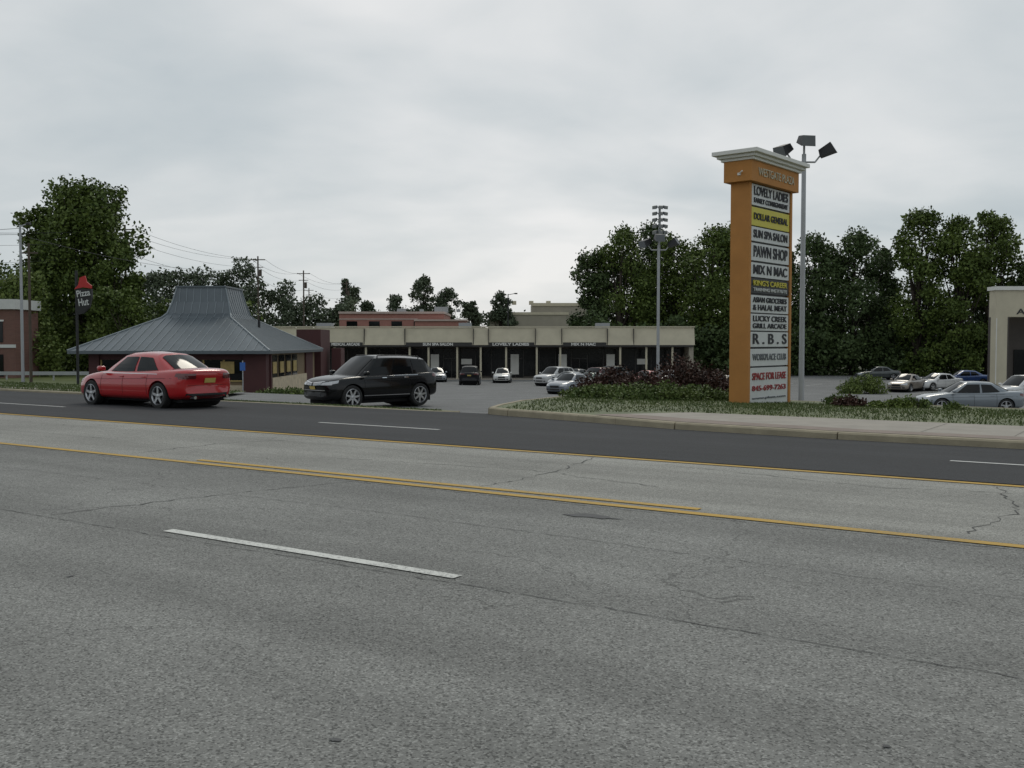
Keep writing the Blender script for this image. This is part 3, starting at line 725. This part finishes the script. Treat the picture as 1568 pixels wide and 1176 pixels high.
def triple(name,X,Y,ztop,r=.1,s=.36,spread=.65):
    z=gxy(X,Y); rr=root(name,(X,Y,z)); H=ztop-z
    mb=MB(); mb.cyl((0,0,0),(0,0,H),r,r*.75,12); mb.cyl((0,0,0),(0,0,.3),r*2,r*2,12)
    mb.cyl((-spread,0,H+.1),(-spread*.6,0,H-.28),.03); mb.cyl((-spread*.6,0,H-.28),(spread*.6,0,H-.28),.035); mb.cyl((spread*.6,0,H-.28),(spread,0,H+.05),.03); mb.cyl((0,0,H),(0,0,H+.3),.04)
    mb.obj('pole',M['pole'],rr)
    mb=MB(); floodhead(mb,(-spread-.05,0,H+.18),R(215),R(28),s); floodhead(mb,(spread+.1,0,H+.1),R(-25),R(-22),s); floodhead(mb,(0,-.1,H+.48),R(-80),R(18),s)
    mb.obj('flood_heads',[M['darkpole'],M['txtg']],rr); return rr
triple('street_lamp',10.3,36,8.3,.1,.38)
triple('street_lamp',8.65,60,7.4,.10,.42,.7)
def lamp(name,X,Y,ztop,arm,r=.1,mat='pole'):
    z=gxy(X,Y); rr=root(name,(X,Y,z)); H=ztop-z; mb=MB(); mb.cyl((0,0,0),(0,0,H),r,r*.7,10)
    mb.cyl((0,0,H-.1),(arm,0,H+.05),.04); mb.obj('pole',M[mat],rr)
    mb=MB(); mb.box(min(arm,arm*1.5),max(arm,arm*1.5),-.15,.15,H-.02,H+.14); mb.obj('lamp_head',M['darkpole'],rr,bevel=.03)
lamp('street_lamp',-29,60,8.6,.4)
lamp('street_lamp',-.5,130,7.9,.8,.09,'darkpole'); 
rr=root('stadium_light',(19.0,131,-2.3)); mb=MB(); mb.cyl((0,0,0),(0,0,21.5),.22,.15,8)
for zz in (21.4,20.6,19.8,19.0,18.2): mb.box(-.55,.55,-.06,.06,zz-.05,zz+.05)
mb.obj('pole',M['pole'],rr); mb=MB()
for zz in (21.4,20.6,19.8,19.0,18.2):
    for xx in (-.6,.05,.6): floodhead(mb,(xx,-.2,zz),R(-90+xx*60),R(25),.42)
mb.obj('flood_heads',[M['txtg'],M['pole']],rr)
UP=[(-52,62,10.2),(-44.5,117,15.2),(-38,152,14.6),(-35.3,172,13.9),(-33.4,205,14.2),(-48,240,14.6)]
for (X,Y,zt) in UP:
    z=gxy(X,Y); rr=root('utility_pole',(X,Y,z)); mb=MB(); H=zt-z; mb.cyl((0,0,0),(0,0,H),.15,.11,8); mb.box(-1.1,1.1,-.05,.05,H-.6,H-.48); mb.box(-.8,.8,-.05,.05,H-1.7,H-1.6)
    mb.cyl((.35,0,H-3),(.35,0,H-2),.22); mb.obj('post',M['wood'],rr)
rr=root('utility_pole',(-32.8,69,gxy(-32.8,69))); mb=MB(); mb.cyl((0,0,0),(0,0,9.7),.11,.08,8); mb.box(-.6,.6,-.05,.05,9.0,9.1); mb.obj('post',M['wood'],rr)
mb=MB()
def wire(a,b,sag,r):
    a=Vector(a);b=Vector(b);pp=a
    for i in range(1,15):
        k=i/14; p=a.lerp(b,k)-Vector((0,0,4*sag*k*(1-k))); mb.cyl(pp,p,r,n=4); pp=p
for (a,b) in zip(UP[:4],UP[1:5]):
    for dx,dz in ((-1,-.45),(1,-.45),(0,-1.6),(.1,-3.2)):
        wire((a[0]+dx,a[1],a[2]+dz),(b[0]+dx,b[1],b[2]+dz),.9,.018)
wire((-60,70,11),(-32.8,69,9),.6,.016); wire((-60,70,10),(-29,60,8.4),.6,.016); wire((-32.8,69,8.8),(-38,152,13),1.2,.018)
mb.obj('overhead_wires',M['darkpole'],recalc=False)
rr=root('guardrail',(-41,86,gxy(-41,86)+.0)); mb=MB(); mb.box(-6,6,-.04,.04,.5,.8)
for i in range(7): mb.box(-6+i*2-.06,-6+i*2+.06,.04,.14,-.5,.8)
mb.obj('rail',M['pole'],rr)

# ---------------- strip mall ----------------
mr=root('strip_mall',(0,108,-2.3))
px=lambda p,d=108:(p-784)*d/1550
mb=MB(); mb.box(-29,19.35,3.0,18,0,5.3); mb.obj('walls',M['shopwall'],mr)
mb=MB(); mb.box(-29.0,-28.6,.2,2.99,0,3.7); mb.box(18.9,19.38,.15,2.99,0,3.7); mb.obj('end_walls',M['beige2'],mr)
mb=MB()
segs=[-29,px(558),px(620),px(725),px(748),px(820),px(860),px(930),px(970),19.5]
for i,(a,b_) in enumerate(zip(segs,segs[1:])):
    a+=.02;b_-=.02; yb=-.05 if i%2 else 0.02
    zlo=3.72
    mb.face([(a,yb-.12,zlo),(b_,yb-.12,zlo),(b_,yb+.35,5.55),(a,yb+.35,5.55)])
    mb.face([(a,yb+.35,5.55),(b_,yb+.35,5.55),(b_,3.0,5.6),(a,3.0,5.6)])
    mb.face([(a,yb-.12,zlo),(b_,yb-.12,zlo),(b_,3.0,zlo),(a,3.0,zlo)])
    mb.face([(a,yb-.12,zlo),(a,yb+.35,5.55),(a,3,5.6),(a,3,zlo)]); mb.face([(b_,yb-.12,zlo),(b_,yb+.35,5.55),(b_,3,5.6),(b_,3,zlo)])
mb.box(-29.1,19.55,.22,.45,5.6,5.72)
mb.obj('fascia',M['beige'],mr)
mb=MB()
for s_ in segs[1:-1]: mb.box(s_-.035,s_+.035,-.14,.3,3.74,5.45)
for a,b_ in ((px(622),px(723)),(px(749),px(818)),(px(862),px(928)),(px(488),px(556))): mb.box(a,b_,-.24,-.18,3.58,4.0)
mb.box(-29,19.3,-.1,.0,3.52,3.72)
mb.obj('sign_band',M['bronze'],mr)
for s_,a,w in (('MEDICAL ARCADE',px(530),3.0),('SUN SPA SALON',px(671),3.2),('LOVELY LADIES',px(782),3.9),('MIX N MAC',px(893),2.6)):
    text(s_,mr,(a,-.27,3.79),w,.30,M['whitep'],bold=.04)
mb=MB(); gl=MB(); wh=MB(); col_=MB()
x=-28.5; i=0
while x<18.6:
    w=1.75; gl.box(x+.06,min(x+w,18.8)-.06,2.93,2.98,.35 if i%4 else .02,3.3); mb.box(x-.05,x+.05,2.88,2.99,0,3.5); 
    if i%4==0: mb.box(x+.1,x+w-.1,2.89,2.925,2.2,2.3); mb.box(x+.85,x+.92,2.89,2.925,0,2.2)
    if i in (11,16,19,22): wh.box(x+.35,x+w-.5,2.86,2.9,.5+.4*(i%2),2.7)
    if i in (3,9,13,24): wh.box(x+.2,x+w-.4,2.86,2.9,1.6,2.2)
    x+=w; i+=1
for p in (512,560,627,656,700,736,775,822,858,950,990,1030):
    col_.box(px(p)-.10,px(p)+.10,.15,.35,0,3.55)
mb.obj('mullions',M['bronze'],mr); gl.obj('storefront_glass',M['shopglass'],mr); wh.obj('window_posters',M['whitep'],mr); col_.obj('columns',M['beige'],mr)
mb=MB(); mb.box(-29,19.4,-.6,2.98,-.02,.13); mb.obj('walkway',M['conc'],mr)
mb=MB()
for a,w,h in ((-22,1.6,.3),(-6,1.4,.35),(9.5,1.5,.3)): mb.box(a,a+w,6,8,5.3,6.0+h*.6)
mb.obj('rooftop_units',M['pole'],mr)

# ---------------- pizza restaurant ----------------
pr=root('pizza_restaurant',(-19.85,66.75,-1.45))
hx,hy=5.85,8.25; ez=2.62
mb=MB(); mb.box(-hx+1.0,hx-.45,-hy+1.0,hy-1,-.4,ez); mb.obj('walls',M['pizzawall'],pr)
mb=MB()
def ring(a,b_,z): return [(-a,-b_,z),(a,-b_,z),(a,b_,z),(-a,b_,z)]
P_=[(hx,hy,ez-.16),(hx,hy,ez+.02),(2.2,3.0,4.66),(2.0,2.5,4.95),(1.78,2.1,5.7),(1.55,1.9,6.62),(1.62,1.97,6.63),(1.62,1.97,6.74)]
rings=[ring(*p) for p in P_]
for a,b_ in zip(rings,rings[1:]):
    for i in range(4):
        j=(i+1)%4; mb.face([a[i],a[j],b_[j],b_[i]])
mb.face(rings[0]); mb.face(rings[-1]); mb.obj('roof',M['metalroof'],pr)
mb=MB()
def seamline(p,q): mb.cyl(p,q,.028,n=4)
def tri_clip(lo,hi,axis,sign,n):
    (a0,b0,z0),(a1,b1,z1)=lo,hi
    for i in range(-n,n+1):
        if axis=='x':
            x_=i*a0/n
            k=1 if abs(x_)<=a1 else (a0-abs(x_))/(a0-a1+1e-6)
            seamline((x_,sign*b0,z0+.02),(x_,sign*(b0+(b1-b0)*k),z0+(z1-z0)*k+.02))
        else:
            y_=i*b0/n
            k=1 if abs(y_)<=b1 else (b0-abs(y_))/(b0-b1+1e-6)
            seamline((sign*a0,y_,z0+.02),(sign*(a0+(a1-a0)*k),y_,z0+(z1-z0)*k+.02))
lv=P_[1:6]
for a,b_ in zip(lv,lv[1:]):
    nx=max(4,round(a[0]/.5)); ny=max(4,round(a[1]/.5))
    for sg in (1,-1): tri_clip(a,b_,'x',sg,nx); tri_clip(a,b_,'y',sg,ny)
    for sx in (1,-1):
        for sy in (1,-1): mb.cyl((sx*a[0],sy*a[1],a[2]+.02),(sx*b_[0],sy*b_[1],b_[2]+.02),.055,n=5)
mb.obj('roof_seams',pbr('seam_metal',(.20,.23,.25),.4,.3),pr)
wy=-hy+1.0; wx=hx-.45
mb=MB(); mb.box(hx-1.75,hx-.40,wy-.25,wy+.6,-.4,ez-.18); mb.box(-hx+.9,-hx+1.5,wy-.2,wy+.4,-.3,ez-.18); mb.box(-hx+1.4,hx-1.7,wy-.08,wy-.01,ez-.5,ez-.18)
mb.box(hx-2.0,hx-.2,hy+.2,hy+4.0,0,4.1); mb.box(wx-.02,wx+.12,hy-4.5,hy-2.2,0,ez-.2); mb.box(wx+.0,wx+.14,wy+.6,wy+.9,-.3,ez-.2)
mb.box(hx+.2,hx+.9,hy+2.5,hy+4.2,-.2,2.7)
mb.obj('maroon_panels',M['maroon'],pr)
mb=MB(); gl=MB()
for i in range(7):
    a=-hx+1.65+i*1.2; gl.box(a,a+1.0,wy-.06,wy-.01,.9,2.1); mb.box(a-.08,a+1.08,wy-.1,wy-.012,.82,.9); mb.box(a-.1,a-.02,wy-.1,wy-.012,.9,2.1)
for i in range(4):
    a=wy+1.2+i*1.9; gl.box(wx+.01,wx+.05,a,a+1.5,1.0,2.35)
gl.obj('windows',M['glass'],pr); mb.obj('window_frames',M['gold'],pr)
mb=MB(); mb.box(wx+.01,wx+.18,wy+.9,hy-4.6,-.3,1.0); mb.box(-hx+1.6,hx-1.8,wy-.14,wy-.02,-.4,.6); mb.obj('stone_base',M['stone'],pr)
mb=MB()
for i in range(4): a=wy+1.35+i*1.9; mb.box(wx+.06,wx+.09,a,a+1.0,1.25,1.95)
mb.box(hx-3.1,hx-2.3,wy-.12,wy-.09,1.3,2.0); mb.obj('banners',M['gold'],pr)
mb=MB(); mb.cyl((-1.5,-5,3.1),(-1.5,-5,3.7),.09); mb.cyl((3.2,0,4.0),(3.2,0,4.6),.08); mb.obj('roof_vents',M['darkpole'],pr)
ps=root('pizza_sign',(-21.1,50,gxy(-21.1,50))); zb=-gxy(-21.1,50)
mb=MB(); mb.cyl((-.35,0,0),(-.35,0,zb+5.2),.07,n=8); mb.obj('pole',M['darkpole'],ps)
mb=MB()
pts=[(-.30,3.05),(.0,3.1),(.3,3.4),(.42,3.9),(.42,4.3),(.1,4.3),(-.32,4.35)]
n=len(pts)
for yy in (-.09,.09): mb.face([(p[0],yy,p[1]+zb) for p in pts])
for i in range(n):
    p,q=pts[i],pts[(i+1)%n]; mb.face([(p[0],-.09,p[1]+zb),(q[0],-.09,q[1]+zb),(q[0],.09,q[1]+zb),(p[0],.09,p[1]+zb)])
mb.obj('sign_board',M['black'],ps)
mb=MB()
rf=[(-.42,4.28),(-.22,4.5),(-.14,4.85),(.12,4.95),(.2,4.65),(.44,4.45),(.42,4.32),(.0,4.38)]
for yy in (-.11,-.02): mb.face([(p[0],yy,p[1]+zb) for p in rf])
for i in range(len(rf)):
    p,q=rf[i],rf[(i+1)%len(rf)]; mb.face([(p[0],-.11,p[1]+zb),(q[0],-.11,q[1]+zb),(q[0],-.02,q[1]+zb),(p[0],-.02,p[1]+zb)])
mb.obj('red_roof_logo',M['red'],ps)
text('Pizza',ps,(.02,-.1,zb+4.08),.66,.32,M['signw'],rot=(R(90),R(-8),0)); text('Hut',ps,(.02,-.1,zb+3.64),.5,.36,M['signw'],rot=(R(90),R(-8),0))
hs=root('parking_sign',(-14.9,56,gxy(-14.9,56))); mb=MB(); mb.cyl((0,0,0),(0,0,1.9),.03); mb.obj('post',M['pole'],hs); mb=MB(); mb.box(-.15,.15,-.04,-.03,1.35,1.8); mb.obj('plate',M['blue'],hs)

# ---------------- other buildings ----------------
b1=root('brick_office',(-50,92,-2)); mb=MB(); mb.box(-14,4.9,0,4.5,0,6.9); mb.obj('walls',M['brick'],b1)
mb=MB(); mb.box(-14.2,5.1,-.25,4.7,6.7,7.6); mb.box(-14,4.95,-.1,-.01,3.2,3.5); mb.obj('white_cornice',pbr('grey_cornice',(.6,.6,.59),.7),b1)
mb=MB(); fr=MB()
for i in range(5): mb.box(-11+i*3.3,-9.4+i*3.3,-.05,-.01,3.7,5.6); mb.box(-11+i*3.3,-9.4+i*3.3,-.05,-.01,.6,2.6); fr.box(-11.1+i*3.3,-9.3+i*3.3,-.09,-.01,5.6,5.75)
mb.obj('windows',M['glass'],b1); fr.obj('lintels',M['whitep'],b1)
b2=root('pink_warehouse',(-24,190,-2.3)); mb=MB(); X=lambda p,d:(p-784)*d/1550
mb.box(X(520,190)+24,X(680,190)+24,0,20,0,9.4); mb.box(X(640,190)+24,X(716,190)+24,-6,-.2,0,7.9); mb.obj('walls',M['pink'],b2)
mb=MB(); mb.box(X(519,190)+24,X(681,190)+24,-.3,20.2,9.4,9.8); mb.box(X(640,190)+23.9,X(716,190)+24.2,-6.3,-.32,7.9,8.2); mb.box(X(520,190)+24,X(640,190)+24,-.1,-.01,8.3,8.5); mb.obj('parapet',pbr('pink_trim',(.5,.40,.36),.8),b2)
mb=MB(); mb.box(9,11.5,6,9,9.8,10.9); mb.box(2,3.5,4,6,9.8,10.5)
for i in range(4): mb.box(3+i*3.5,3.7+i*3.5,2,3,9.8,10.3)
mb.obj('rooftop_units',M['pole'],b2)
mb=MB()
for i in range(5): mb.box(-7+i*4.2,-5+i*4.2,-.06,-.01,5.5,8)
mb.obj('windows',M['glass'],b2)
b3=root('tan_warehouse',(8,230,-2.3)); mb=MB(); mb.box(X(750,230)-8,X(870,230)-8,0,20,0,10.8); mb.box(X(815,230)-8,X(905,230)-8,3,20,0,13.0); mb.obj('walls',M['beige2'],b3)
mb=MB(); mb.box(X(750,230)-8.1,X(870,230)-7.9,-.2,-.01,10.3,10.9); mb.box(X(815,230)-8.1,X(905,230)-7.9,2.8,2.99,12.4,13.1); 
for i in range(3): mb.box(-8+i*4,-7+i*4,6,9,12.9,13.7)
mb.obj('trim',M['beige'],b3)
b4=root('retail_store',(38.2,80,-2.3)); 
mb=MB(); mb.box(0,30,0,1.2,6.0,8.1); mb.box(0,.9,0,.9,0,6.0); mb.box(7,8,0,.9,0,6.0); mb.box(14,15,0,.9,0,6.0); mb.obj('canopy',M['beige'],b4)
mb=MB(); mb.box(-.15,30,-.15,1.3,8.1,8.4); mb.box(-.08,.98,-.08,.98,0,.35); mb.box(.0,.06,-.05,-.004,0,5.9); mb.obj('trim',M['whitep'],b4)
mb=MB(); mb.box(2.2,30,2.4,6,0,7.6); mb.obj('walls',pbr('taupe',(.07,.06,.055),.8),b4)
mb=MB()
for i in range(8): mb.box(2.6+i*2,4.4+i*2,2.3,2.38,.3,3.4)
mb.obj('storefront_glass',M['glass'],b4)
text('AB  ELECTRIC',b4,(4.6,-.03,6.4),6,.45,M['txt'])

# ---------------- world, sun, camera ----------------
SUNAZ=R(12); SUNEL=R(48)
sd=Vector((math.sin(SUNAZ)*math.cos(SUNEL),math.cos(SUNAZ)*math.cos(SUNEL),math.sin(SUNEL)))
w=bpy.data.worlds.new("World"); S.world=w; w.use_nodes=True; nt=w.node_tree; bg=nt.nodes['Background']
sky=nd(nt,'ShaderNodeTexSky',sky_type='NISHITA'); sky.sun_disc=False; sky.sun_elevation=SUNEL; sky.sun_rotation=SUNAZ
tc=nd(nt,'ShaderNodeTexCoord').outputs['Generated']
sep=nd(nt,'ShaderNodeSeparateXYZ'); nt.links.new(tc,sep.inputs[0])
zz=mth(nt,'ADD',mth(nt,'MAXIMUM',sep.outputs[2],0),.22)
cmb=nd(nt,'ShaderNodeCombineXYZ'); nt.links.new(mth(nt,'DIVIDE',sep.outputs[0],zz),cmb.inputs[0]); nt.links.new(mth(nt,'DIVIDE',sep.outputs[1],zz),cmb.inputs[1])
n1=noise(nt,mapping(nt,cmb.outputs[0],(.6,.75,1),(0,0,.45)),1.1,4,.5,.5)
n2=noise(nt,cmb.outputs[0],2.4,6,.55,.3)
cl=mth(nt,'ADD',mth(nt,'MULTIPLY',n1,.8),mth(nt,'MULTIPLY',n2,.2))
dt=nd(nt,'ShaderNodeVectorMath',operation='DOT_PRODUCT'); nt.links.new(tc,dt.inputs[0]); dt.inputs[1].default_value=Vector((-.04,.96,.22)).normalized()
glow=mth(nt,'POWER',mth(nt,'MAXIMUM',dt.outputs['Value'],0),14)
cl=mth(nt,'ADD',cl,mth(nt,'MULTIPLY',glow,.18))
rp=nd(nt,'ShaderNodeValToRGB'); nt.links.new(cl,rp.inputs[0]); e=rp.color_ramp.elements
e[0].position=.38; e[0].color=(.42,.485,.52,1); e[1].position=.74; e[1].color=(.85,.845,.835,1)
el=e.new(.54); el.color=(.585,.625,.64,1)
sc=nd(nt,'ShaderNodeVectorMath',operation='SCALE'); nt.links.new(rp.outputs[0],sc.inputs[0]); sc.inputs['Scale'].default_value=10
mx=nd(nt,'ShaderNodeMix',data_type='RGBA'); mx.inputs['Factor'].default_value=.94
nt.links.new(sky.outputs[0],mx.inputs[6]); nt.links.new(sc.outputs[0],mx.inputs[7]); nt.links.new(mx.outputs[2],bg.inputs['Color']); bg.inputs['Strength'].default_value=.1
L=bpy.data.lights.new('sun','SUN'); L.energy=.8; L.angle=R(18); L.color=(1,.94,.82); lo=bpy.data.objects.new('sun',L); COL.objects.link(lo)
lo.rotation_euler=sd.to_track_quat('Z','Y').to_euler(); lo.location=(0,0,40)
cam=bpy.data.cameras.new('camera'); co=bpy.data.objects.new('camera',cam); COL.objects.link(co); co.location=(0,0,1.65)
cam.sensor_width=36; cam.lens=36*1550/1568; cam.clip_end=5000; cam.clip_start=.05
co.rotation_euler=(R(90)-math.atan(63/1550),0,0); S.camera=co
S.view_settings.view_transform='Standard'; S.view_settings.look='None'; S.view_settings.exposure=0
